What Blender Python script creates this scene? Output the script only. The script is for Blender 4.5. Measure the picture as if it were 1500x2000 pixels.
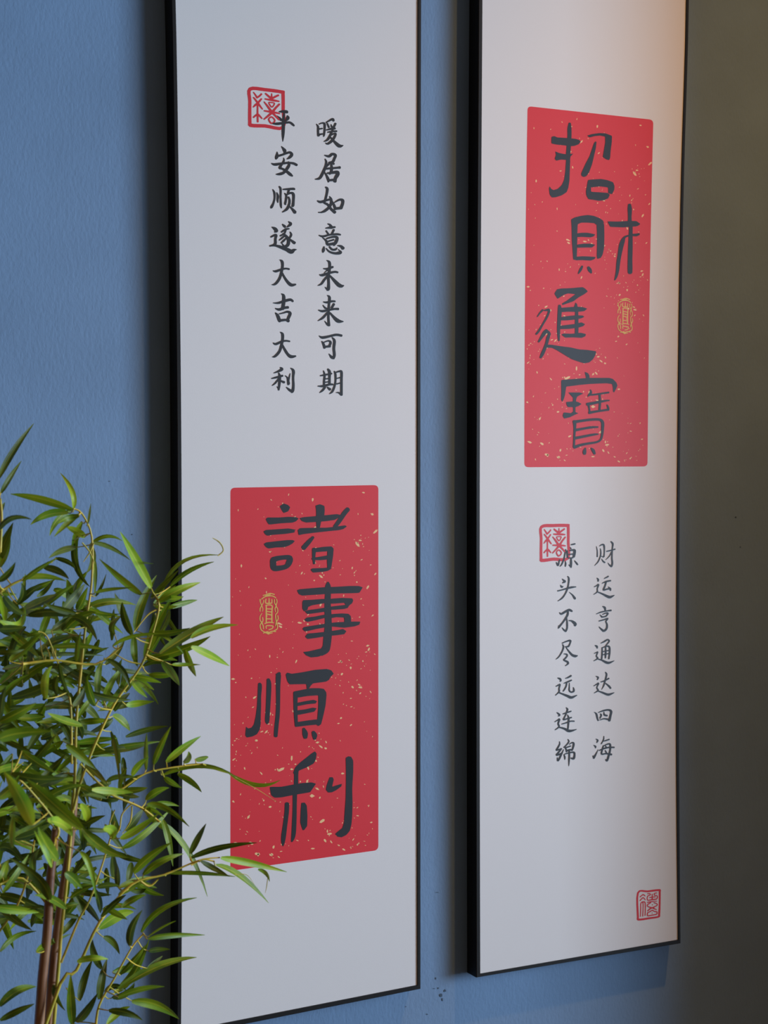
import bpy, bmesh, math, random
from mathutils import Vector, Matrix, geometry
random.seed(7)
# settings of camera, light and paint
CAMF = 7.0
CEIL = 3.3
WORLD_C = (1.0, 0.50, 0.20, 1); WORLD_S = 0.145
WIN_X, WIN_N, WIN_F, WIN_Z0, WIN_Z1 = 6.0, 2.0, 5.1, 0.3, 2.4
WIN_E = 268.0; WIN_C = (0.74, 0.96, 1.23); WIN_S = 98
PIL_X, PIL_D = 2.10, 0.285
DLX, DLY, DL_AIM, DL_E, DL_C, DL_ANG = 2.12, 1.25, (2.08, 1.36, 0.0), 103.0, (1.0, 0.48, 0.13), 117
C_WALL = (0.192, 0.312, 0.485)
C_CANVAS = (0.80, 0.79, 0.78)
C_RED = (0.76, 0.020, 0.032)
CAN_R = 0.5
NFILL = 84
NMASS = 300
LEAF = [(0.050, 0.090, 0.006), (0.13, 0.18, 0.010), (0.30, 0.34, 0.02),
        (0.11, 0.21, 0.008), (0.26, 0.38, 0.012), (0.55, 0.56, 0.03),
        (0.20, 0.42, 0.02), (0.48, 0.60, 0.02), (0.7, 0.7, 0.06)]

for o in list(bpy.data.objects): bpy.data.objects.remove(o, do_unlink=True)
SC = bpy.context.scene
COL = SC.collection

# ------------------------------------------------------------------ camera
CAM_Z = 1.45                       # eye height above the floor
F_PX, YAW, PITCH = 3082.46, 0.4917053, 0.0395856     # focal length in px of the 1500x2000 frame
cy_, sy_, cp_, sp_ = math.cos(YAW), math.sin(YAW), math.cos(PITCH), math.sin(PITCH)
Ry = Matrix(((cy_, 0, -sy_), (0, 1, 0), (sy_, 0, cy_)))
Rx = Matrix(((1, 0, 0), (0, cp_, -sp_), (0, sp_, cp_)))
RC = Rx @ Ry                       # (along wall, down, into wall) -> camera
RCT = RC.transposed()
def w3(v): return Vector((v[0], v[2], -v[1]))
cam = bpy.data.cameras.new('camera')
cam.sensor_fit = 'VERTICAL'; cam.sensor_height = 24.0; cam.sensor_width = 18.0
cam.lens = F_PX * 24.0 / 2000.0
cam.clip_start = 0.02
cam.dof.use_dof = True; cam.dof.focus_distance = 2.45; cam.dof.aperture_fstop = CAMF
cob = bpy.data.objects.new('camera', cam); COL.objects.link(cob)
r_, d_, f_ = w3(RCT.col[0]), w3(RCT.col[1]), w3(RCT.col[2])
m = Matrix.Identity(4)
for i in range(3):
    m[i][0] = r_[i]; m[i][1] = -d_[i]; m[i][2] = -f_[i]
m[2][3] = CAM_Z
cob.matrix_world = m
SC.camera = cob

# ------------------------------------------------------------------ world, lights, exposure
FACE, WALL = 2.20, 2.23            # distance of the picture faces and of the wall
wd = bpy.data.worlds.new('world'); SC.world = wd; wd.use_nodes = True
wd.node_tree.nodes['Background'].inputs[0].default_value = WORLD_C
wd.node_tree.nodes['Background'].inputs[1].default_value = WORLD_S
def lamp(name, kind, loc, aim, energy, color, **kw):
    l = bpy.data.lights.new(name, kind); l.energy = energy; l.color = color
    for k, v in kw.items(): setattr(l, k, v)
    o = bpy.data.objects.new(name, l); COL.objects.link(o); o.location = loc
    o.rotation_euler = (Vector(aim) - Vector(loc)).to_track_quat('-Z', 'Y').to_euler()
    return o
WX, WY0, WY1, WZ0, WZ1 = WIN_X, WALL - WIN_F, WALL - WIN_N, WIN_Z0, WIN_Z1
lamp('window_daylight', 'AREA', (WX - 0.02, (WY0 + WY1) / 2, (WZ0 + WZ1) / 2), (0, (WY0 + WY1) / 2, (WZ0 + WZ1) / 2),
     WIN_E, WIN_C, shape='RECTANGLE', size=(WY1 - WY0), size_y=(WZ1 - WZ0), spread=math.radians(WIN_S))
SC.view_settings.view_transform = 'Standard'; SC.view_settings.look = 'None'
SC.view_settings.gamma = 1.0; SC.view_settings.use_curve_mapping = False
SC.view_settings.exposure = 0.0

# ------------------------------------------------------------------ helpers
def at(px, py, Z):
    """point at wall-normal distance Z that the photograph shows at pixel (px, py)"""
    d = RCT @ Vector(((px - 750) / F_PX, (py - 1000) / F_PX, 1.0))
    d = d / d[2] * Z
    return Vector((d[0], d[2], CAM_Z - d[1]))
def px_of(p):
    c = RC @ Vector((p[0], CAM_Z - p[2], p[1]))
    return (750 + c[0] / c[2] * F_PX, 1000 + c[1] / c[2] * F_PX)
def link(name, me, m, parent=None, smooth=False):
    o = bpy.data.objects.new(name, me); COL.objects.link(o)
    if m: me.materials.append(m)
    if smooth:
        for p in me.polygons: p.use_smooth = True
    if parent: o.parent = parent
    return o
def mesh(name, vs, fs, m, parent=None, smooth=False):
    me = bpy.data.meshes.new(name); me.from_pydata([tuple(v) for v in vs], [], fs); me.update()
    return link(name, me, m, parent, smooth)
def box_data(x0, y0, z0, x1, y1, z1):
    v = [(x, y, z) for z in (z0, z1) for y in (y0, y1) for x in (x0, x1)]
    f = [(0, 2, 3, 1), (4, 5, 7, 6), (0, 1, 5, 4), (2, 6, 7, 3), (0, 4, 6, 2), (1, 3, 7, 5)]
    return v, f
def box(name, b, m, parent=None):
    v, f = box_data(*b); return mesh(name, v, f, m, parent)
def thing(name, label, cat, loc=(0, 0, 0), group=None):
    o = bpy.data.objects.new(name, None); COL.objects.link(o); o.location = loc
    o['label'] = label; o['category'] = cat
    o.empty_display_size = 0.05
    if group: o['group'] = group
    return o
def struct(o):
    o['kind'] = 'structure'; return o
def mat(name, color, rough=0.6, spec=0.5, **kw):
    m = bpy.data.materials.new(name); m.use_nodes = True
    b = m.node_tree.nodes['Principled BSDF']
    b.inputs['Base Color'].default_value = (*color, 1); b.inputs['Roughness'].default_value = rough
    b.inputs['Specular IOR Level'].default_value = spec
    for k, v in kw.items(): b.inputs[k].default_value = v
    return m
def nd(m, t, **kw):
    n = m.node_tree.nodes.new(t)
    for k, v in kw.items(): setattr(n, k, v)
    return n
def noise_bump(m, scale, strength, dist, stretch=(1, 1, 1), detail=4.0, col=None):
    nt = m.node_tree; b = nt.nodes['Principled BSDF']
    tc = nd(m, 'ShaderNodeTexCoord'); mp = nd(m, 'ShaderNodeMapping'); mp.inputs['Scale'].default_value = stretch
    no = nd(m, 'ShaderNodeTexNoise'); no.inputs['Scale'].default_value = scale; no.inputs['Detail'].default_value = detail
    bu = nd(m, 'ShaderNodeBump'); bu.inputs['Strength'].default_value = strength; bu.inputs['Distance'].default_value = dist
    nt.links.new(tc.outputs['Object'], mp.inputs[0]); nt.links.new(mp.outputs[0], no.inputs['Vector'])
    nt.links.new(no.outputs['Fac'], bu.inputs['Height']); nt.links.new(bu.outputs[0], b.inputs['Normal'])
    if col:
        n2 = nd(m, 'ShaderNodeTexNoise'); n2.inputs['Scale'].default_value = col[2]; n2.inputs['Detail'].default_value = 5
        cr = nd(m, 'ShaderNodeValToRGB')
        cr.color_ramp.elements[0].color = (*col[0], 1); cr.color_ramp.elements[1].color = (*col[1], 1)
        cr.color_ramp.elements[0].position = 0.3; cr.color_ramp.elements[1].position = 0.7
        nt.links.new(tc.outputs['Object'], n2.inputs['Vector'])
        nt.links.new(n2.outputs['Fac'], cr.inputs[0]); nt.links.new(cr.outputs[0], b.inputs['Base Color'])
    return m

# ------------------------------------------------------------------ materials
M_wall = noise_bump(mat('blue_wall_paint', C_WALL, 0.75, 0.25), 250, 0.36, 0.0015, (1, 1, 0.5), 6,
                    (tuple(c * 0.95 for c in C_WALL), tuple(c * 1.06 for c in C_WALL), 7.0))
M_canvas = noise_bump(mat('matt_white_canvas', C_CANVAS, CAN_R, 0.5), 900, 0.25, 0.0003)
M_red = noise_bump(mat('red_print', C_RED, CAN_R, 0.5), 900, 0.25, 0.0003)
M_ink = mat('black_ink', (0.010, 0.011, 0.014), CAN_R, 0.5)
M_seal = mat('vermilion_ink', (0.70, 0.014, 0.03), CAN_R, 0.5)
M_fleck = mat('pale_gold_flake', (0.95, 0.60, 0.28), CAN_R, 0.5)
M_gold = mat('gold_print', (0.80, 0.50, 0.10), CAN_R, 0.5)
M_frame = noise_bump(mat('black_frame', (0.008, 0.008, 0.008), 0.5, 0.3), 60, 0.15, 0.0005, (8, 8, 1))
M_slot = mat('frame_gap_edge', (0.35, 0.36, 0.38), 0.6)
M_ceil = noise_bump(mat('ceiling_paint', (0.22, 0.18, 0.14), 0.8), 60, 0.1, 0.001)
M_floor = noise_bump(mat('floor_boards', (0.07, 0.04, 0.022), 0.5), 20, 0.2, 0.001, (1, 8, 1))
M_chip = noise_bump(mat('dark_paint_chip', (0.05, 0.09, 0.14), 0.8), 90, 0.3, 0.001)
M_metal = noise_bump(mat('downlight_metal', (0.6, 0.6, 0.6), 0.35, 0.5, Metallic=1.0), 90, 0.05, 0.0005)
M_glass = mat('window_glass', (1, 1, 1), 0.05, 0.5); M_glass.node_tree.nodes['Principled BSDF'].inputs['Transmission Weight'].default_value = 1.0

# ------------------------------------------------------------------ the room
struct(box('wall_back', (-3.0, WALL, 0, WX, WALL + 0.12, CEIL), M_wall))
struct(box('floor', (-3.0, -3.2, -0.1, WX, WALL + 0.12, 0), M_floor))
struct(box('ceiling', (-3.0, -3.2, CEIL, WX, WALL + 0.12, CEIL + 0.1), M_ceil))
# short wall return that stands out from the back wall just beyond the right edge of the view
struct(box('wall_return', (PIL_X, WALL - PIL_D, 0, PIL_X + 0.1, WALL, CEIL), M_wall))
# right wall with the low window that lights the pictures
def wall_with_opening():
    vs, fs = [], []
    for b in ((WX, -3.2, 0, WX + 0.12, WY0, CEIL), (WX, WY1, 0, WX + 0.12, WALL, CEIL),
              (WX, WY0, 0, WX + 0.12, WY1, WZ0), (WX, WY0, WZ1, WX + 0.12, WY1, CEIL)):
        v, f = box_data(*b); n = len(vs); vs += v; fs += [tuple(i + n for i in q) for q in f]
    return struct(mesh('wall_right', vs, fs, M_wall))
wall_with_opening()
win = struct(box('window_1', (WX + 0.05, WY0, WZ0, WX + 0.06, WY1, WZ1), M_glass))
for b in ((WX + 0.03, WY0, WZ0, WX + 0.08, WY1, WZ0 + 0.03), (WX + 0.03, WY0, WZ1 - 0.03, WX + 0.08, WY1, WZ1),
          (WX + 0.03, WY0, WZ0 + 0.03, WX + 0.08, WY0 + 0.03, WZ1 - 0.03), (WX + 0.03, WY1 - 0.03, WZ0 + 0.03, WX + 0.08, WY1, WZ1 - 0.03)):
    box('window_frame', b, M_frame, win)
# ceiling downlight over the right picture
dl = thing('ceiling_downlight', 'round recessed ceiling downlight above the right hand hanging panel', 'ceiling light', (DLX, DLY, CEIL))
def ring(name, r0, r1, z0, z1, m, parent, n=32):
    vs, fs = [], []
    for i in range(n):
        a = 2 * math.pi * i / n; c, s = math.cos(a), math.sin(a)
        vs += [(r0 * c, r0 * s, z0), (r1 * c, r1 * s, z0), (r1 * c, r1 * s, z1), (r0 * c, r0 * s, z1)]
    for i in range(n):
        a, b = 4 * i, 4 * ((i + 1) % n)
        for k in range(4): fs.append((a + k, a + (k + 1) % 4, b + (k + 1) % 4, b + k))
    return mesh(name, vs, fs, m, parent, True)
ring('trim_ring', 0.035, 0.055, -0.012, 0.0, M_metal, dl)
sp = lamp('warm_downlight', 'SPOT', (DLX, DLY, CEIL - 0.02), DL_AIM, DL_E, DL_C, spot_size=math.radians(DL_ANG), spot_blend=1.0, shadow_soft_size=0.03)

# small dark scuffs in the wall paint
def chip(px, py, rx, ry, seed):
    rnd = random.Random(seed); c = at(px, py, WALL - 0.0006); vs = [c]
    n = 11
    for i in range(n):
        a = 2 * math.pi * i / n; r = rnd.uniform(0.5, 1.15)
        vs.append(at(px + rx * r * math.cos(a), py + ry * r * math.sin(a), WALL - 0.0006))
    return mesh('paint_chip', vs, [(0, 1 + i, 1 + (i + 1) % n) for i in range(n)], M_chip, bpy.data.objects['wall_back'])
for k, (x, y, rx, ry) in enumerate(((861, 1944, 3.0, 4.5), (864, 1952, 1.6, 4.0), (869, 1935, 2.2, 3.2), (856, 1930, 1.8, 2.0), (848, 1931, 3.6, 0.8),
        (851, 1911, 1.3, 2.0), (834, 1981, 2.2, 1.2), (793, 1966, 1.2, 1.4), (854, 1743, 4.0, 0.7), (258, 1044, 1.4, 1.4), (214, 940, 1.8, 0.9), (1446, 1068, 1.2, 1.2), (1437, 1010, 2.0, 1.4))):
    chip(x, y, rx, ry, k)

# ------------------------------------------------------------------ flat print helpers
def catmull(pts, sub=5):
    if len(pts) < 3:
        a, b = pts[0], pts[-1]
        return [tuple(a[k] + (b[k] - a[k]) * i / sub for k in range(len(a))) for i in range(sub + 1)]
    closed = pts[0][:2] == pts[-1][:2]
    out = []; n = len(pts)
    for i in range(n - 1):
        p1, p2 = pts[i], pts[i + 1]
        p0 = pts[i - 1] if i > 0 else (pts[-2] if closed else p1)
        p3 = pts[i + 2] if i + 2 < n else (pts[1] if closed else p2)
        for k in range(sub):
            t = k / sub
            out.append(tuple(0.5 * (2 * b + (c - a) * t + (2 * a - 5 * b + 4 * c - d) * t * t + (3 * b - a - 3 * c + d) * t ** 3)
                             for a, b, c, d in zip(p0, p1, p2, p3)))
    out.append(pts[-1]); return out
def ribbon(pts, vs, fs):
    """brush stroke: strip of quads with rounded ends; points are (x, y, width) in px"""
    q = catmull(pts, 4); n = len(q); L = []
    for i, (x, y, w) in enumerate(q):
        a, b = q[max(0, i - 1)], q[min(n - 1, i + 1)]
        tx, ty = b[0] - a[0], b[1] - a[1]; l = math.hypot(tx, ty) or 1; tx /= l; ty /= l
        w = max(w, 0.2) / 2
        L.append((x - ty * w, y + tx * w, x + ty * w, y - tx * w, tx, ty, w))
    s = len(vs)
    for a in L: vs += [(a[0], a[1]), (a[2], a[3])]
    for i in range(n - 1): fs.append((s + 2 * i, s + 2 * i + 1, s + 2 * i + 3, s + 2 * i + 2))
    for e, sg in ((0, -1), (n - 1, 1)):
        x, y, w = q[e]; tx, ty, hw = L[e][4] * sg, L[e][5] * sg, L[e][6]
        c0 = len(vs); vs.append((x, y))
        for k in range(7):
            a = -math.pi / 2 + math.pi * k / 6
            vs.append((x + hw * (0.75 * math.cos(a) * tx - math.sin(a) * ty), y + hw * (0.75 * math.cos(a) * ty + math.sin(a) * tx)))
        for k in range(6): fs.append((c0, c0 + 1 + k, c0 + 2 + k))
def blob(pts, vs, fs):
    """filled outline with slightly softened corners"""
    q = []; n = len(pts)
    for i in range(n):
        a, b, c = pts[i - 1], pts[i], pts[(i + 1) % n]
        q.append(tuple(b[k] * 0.78 + a[k] * 0.22 for k in (0, 1))); q.append(tuple(b[k] * 0.94 + (a[k] + c[k]) * 0.03 for k in (0, 1)))
        q.append(tuple(b[k] * 0.78 + c[k] * 0.22 for k in (0, 1)))
    s = len(vs); vs += q
    for t in geometry.tessellate_polygon([[Vector((x, y, 0)) for x, y in q]]): fs.append(tuple(s + i for i in t))
def parse(txt):
    out = []
    for ln in txt.strip().split('\n'):
        if ln.startswith('#'): continue
        k, *r = ln.split()
        if k in 'SP': out[-1][2].append((k, [tuple(float(v) for v in p.split(',')) for p in r]))
        else: out.append((k, tuple(float(v) for v in r), []))
    return out
def draw(strokes, org):
    x0, y0, s = org; k = 10.0 / s; vs, fs = [], []
    for kind, pts in strokes:
        if kind == 'S': ribbon([(x0 + a * k, y0 + b * k, w * k) for a, b, w in pts], vs, fs)
        else: blob([(x0 + a * k, y0 + b * k) for a, b in pts], vs, fs)
    return vs, fs
def up(faces_vs, fs):           # make every face look at the room
    out = []
    for f in fs:
        a, b, c = (faces_vs[i] for i in f[:3])
        n = (b - a).cross(c - a)
        out.append(tuple(reversed(f)) if n.y > 0 else f)
    return out
def film(name, vs, fs, Z, m, parent, lift=True):
    # later strokes lie a hair above earlier ones, so crossings never share a plane
    v3 = [at(x, y, Z - i * 3.0e-7) for i, (x, y) in enumerate(vs)] if lift else [at(x, y, Z) for x, y in vs]
    v3 = [v - Vector(parent.location) for v in v3]
    return mesh(name, v3, up(v3, fs), m, parent)

# ------------------------------------------------------------------ the two hanging panels
Z_CAN = FACE + 0.002
Z_RED, Z_FLK, Z_SEAL, Z_INK = Z_CAN - 0.00008, Z_CAN - 0.00012, Z_CAN - 0.00015, Z_CAN - 0.00032
def panel(root, inL, inR, outL, outR, corners):
    """side polylines in px, top to bottom; slightly bowed like the real stretched frames"""
    def side(pl, n=24):
        q = catmull(pl, 8)
        res = []
        y0, y1 = q[0][1], q[-1][1]
        for i in range(n + 1):
            y = y0 + (y1 - y0) * i / n
            for a, b in zip(q, q[1:]):
                if (a[1] - y) * (b[1] - y) <= 0 and a[1] != b[1]:
                    t = (y - a[1]) / (b[1] - a[1]); res.append((a[0] + (b[0] - a[0]) * t, y)); break
            else: res.append(pl[0] if i == 0 else pl[-1])
        return res
    iL, iR, oL, oR = (side(p) for p in (inL, inR, outL, outR)); n = len(iL); loc = Vector(root.location)
    P = lambda p, Z: at(p[0], p[1], Z) - loc
    # canvas, one sheet with wrapped edges
    vs = [P(p, Z_CAN) for ab in zip(iL, iR) for p in ab]
    fs = [(2 * i, 2 * i + 1, 2 * i + 3, 2 * i + 2) for i in range(n - 1)]
    k = len(vs)
    vs += [v + Vector((0, 0.02, 0)) for v in vs]
    fs += [(2 * i, 2 * i + 2, k + 2 * i + 2, k + 2 * i) for i in range(n - 1)] + [(2 * i + 1, k + 2 * i + 1, k + 2 * i + 3, 2 * i + 3) for i in range(n - 1)]
    mesh('canvas', vs, fs, M_canvas, root)
    # frame: loop of the outer and inner outline
    out = oL + oR[::-1]; inn = iL + iR[::-1]; m_ = len(out); vs = []
    for o, i in zip(out, inn):
        a, b = P(o, FACE), P(i, FACE)
        bev = (b - a) * 0.12
        vs += [Vector((a.x, WALL - 0.0005 - loc.y, a.z)), Vector((a.x, a.y + 0.0008, a.z)), a + bev, b - bev * 0.5, Vector((b.x, b.y + 0.004, b.z))]
    fs = []
    for j in range(m_):
        a, b = 5 * j, 5 * ((j + 1) % m_)
        for q in range(4): fs.append((a + q, a + q + 1, b + q + 1, b + q))
    me = mesh('frame', vs, fs, M_frame, root)
    bm = bmesh.new(); bm.from_mesh(me.data); bmesh.ops.recalc_face_normals(bm, faces=bm.faces); bm.to_mesh(me.data); bm.free()
    # backing board that closes the frame against the wall
    c = [oL[0], oR[0], oR[-1], oL[-1]]; q = [P(p, FACE) for p in c]
    vs = [Vector((v.x + dx, WALL - 0.006 - loc.y + dy, v.z + dz)) for dy in (0, 0.005) for v, dx, dz in zip(q, (.016, -.016, -.016, .016), (-.016, -.016, .016, .016))]
    mesh('backing_board', vs, [(0, 1, 2, 3), (7, 6, 5, 4), (0, 4, 5, 1), (1, 5, 6, 2), (2, 6, 7, 3), (3, 7, 4, 0)], M_ceil, root)
def rounded(cs, r):
    """rounded quadrilateral: corners TL, TR, BR, BL in px"""
    out = []
    for i in range(4):
        p, a, b = Vector(cs[i]), Vector(cs[i - 1]), Vector(cs[(i + 1) % 4])
        u, v = (a - p).normalized() * r, (b - p).normalized() * r
        for k in range(9):
            t = k / 8; s = p + u * (1 - t) ** 2.1 + v * t ** 2.1
            out.append((s.x, s.y))
    return out
def red_panel(root, cs, bow, r=10):
    q = rounded(cs, r); n = len(q)
    poly = []
    for i in range(n):                      # sides follow the slight bow of the frame
        a, b = q[i], q[(i + 1) % n]; d = math.hypot(b[0] - a[0], b[1] - a[1]); k = max(1, int(d / 60))
        for j in range(k):
            t = j / k; x, y = a[0] + (b[0] - a[0]) * t, a[1] + (b[1] - a[1]) * t
            if k > 4: x += bow * 4 * t * (1 - t)
            poly.append((x, y))
    fs = [tuple(t) for t in geometry.tessellate_polygon([[Vector((x, y, 0)) for x, y in poly]])]
    film('red_panel', poly, fs, Z_RED, M_red, root, False)
def flecks(root, cs, seed):
    """flakes of gold printed over the red block; same sheet design on both panels"""
    rnd = random.Random(seed); vs, fs = [], []
    TL, TR, BR, BL = (Vector(c) for c in cs)
    def P(u, v): return (TL * (1 - u) + TR * u) * (1 - v) + (BL * (1 - u) + BR * u) * v
    W = (TR - TL).length; pts = []
    cl = [(rnd.random(), rnd.random() ** 0.8, rnd.uniform(0.04, 0.11)) for _ in range(34)]
    for _ in range(430):
        if rnd.random() < 0.62:
            c = rnd.choice(cl); u, v = rnd.gauss(c[0], c[2]), rnd.gauss(c[1], c[2] * 0.4)
        else: u, v = rnd.random(), rnd.random() ** 0.85
        if 0.012 < u < 0.985 and 0.02 < v < 0.985: pts.append((u, v, rnd.choice((.5, .6, .7, .8, 1.0, 1.1, 1.5, 2.1)), rnd.uniform(0, 6.28), rnd.uniform(1, 2.3)))
    pts += [(.018, .5, 2.2, 0, 1.6), (.02, .82, 2.0, .7, 1.3), (.04, .93, 3.0, .3, 1.5), (.14, .935, 2.6, .5, 1.4), (.18, .965, 3.2, .2, 1.5), (.96, .08, 2.4, .4, 1.3),
            (.62, .9, 3.0, 2.6, 1.8), (.9, .02, 1.8, 0, 1.5), (.86, .16, 3.0, .9, 1.7), (.34, .75, 3.0, -.5, 2.2), (.55, .83, 3.4, 0, 1.3), (.88, .55, 2.7, .3, 1.4)]
    for u, v, r, a, e in pts:
        c = P(u, v); s = len(vs); r *= 1.22 * W / 290; n = rnd.choice((4, 5, 6))
        vs.append((c.x, c.y))
        for k in range(n):
            t = 2 * math.pi * k / n; rr = r * rnd.uniform(0.7, 1.2); x, y = rr * e * math.cos(t), rr * math.sin(t) * 0.8
            vs.append((c.x + x * math.cos(a) - y * math.sin(a), c.y + x * math.sin(a) + y * math.cos(a)))
        for k in range(n): fs.append((s, s + 1 + k, s + 1 + (k + 1) % n))
    o = film('gold_flecks', vs, fs, Z_FLK, M_fleck, root, False); o['kind'] = 'stuff'
def remap(vs, src, dst):
    """carry a printed mark from one place on the picture plane to another (boxes in px)"""
    def pl(x, y): p = at(x, y, FACE); return p.x, p.z
    a0, b0 = pl(src[0], src[1]); a1, b1 = pl(src[2], src[3]); c0, d0 = pl(dst[0], dst[1]); c1, d1 = pl(dst[2], dst[3])
    out = []
    for x, y in vs:
        X, Z = pl(x, y); u, v = (X - a0) / (a1 - a0), (Z - b0) / (b1 - b0)
        out.append(px_of((c0 + (c1 - c0) * u, FACE, d0 + (d1 - d0) * v)))
    return out

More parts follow.
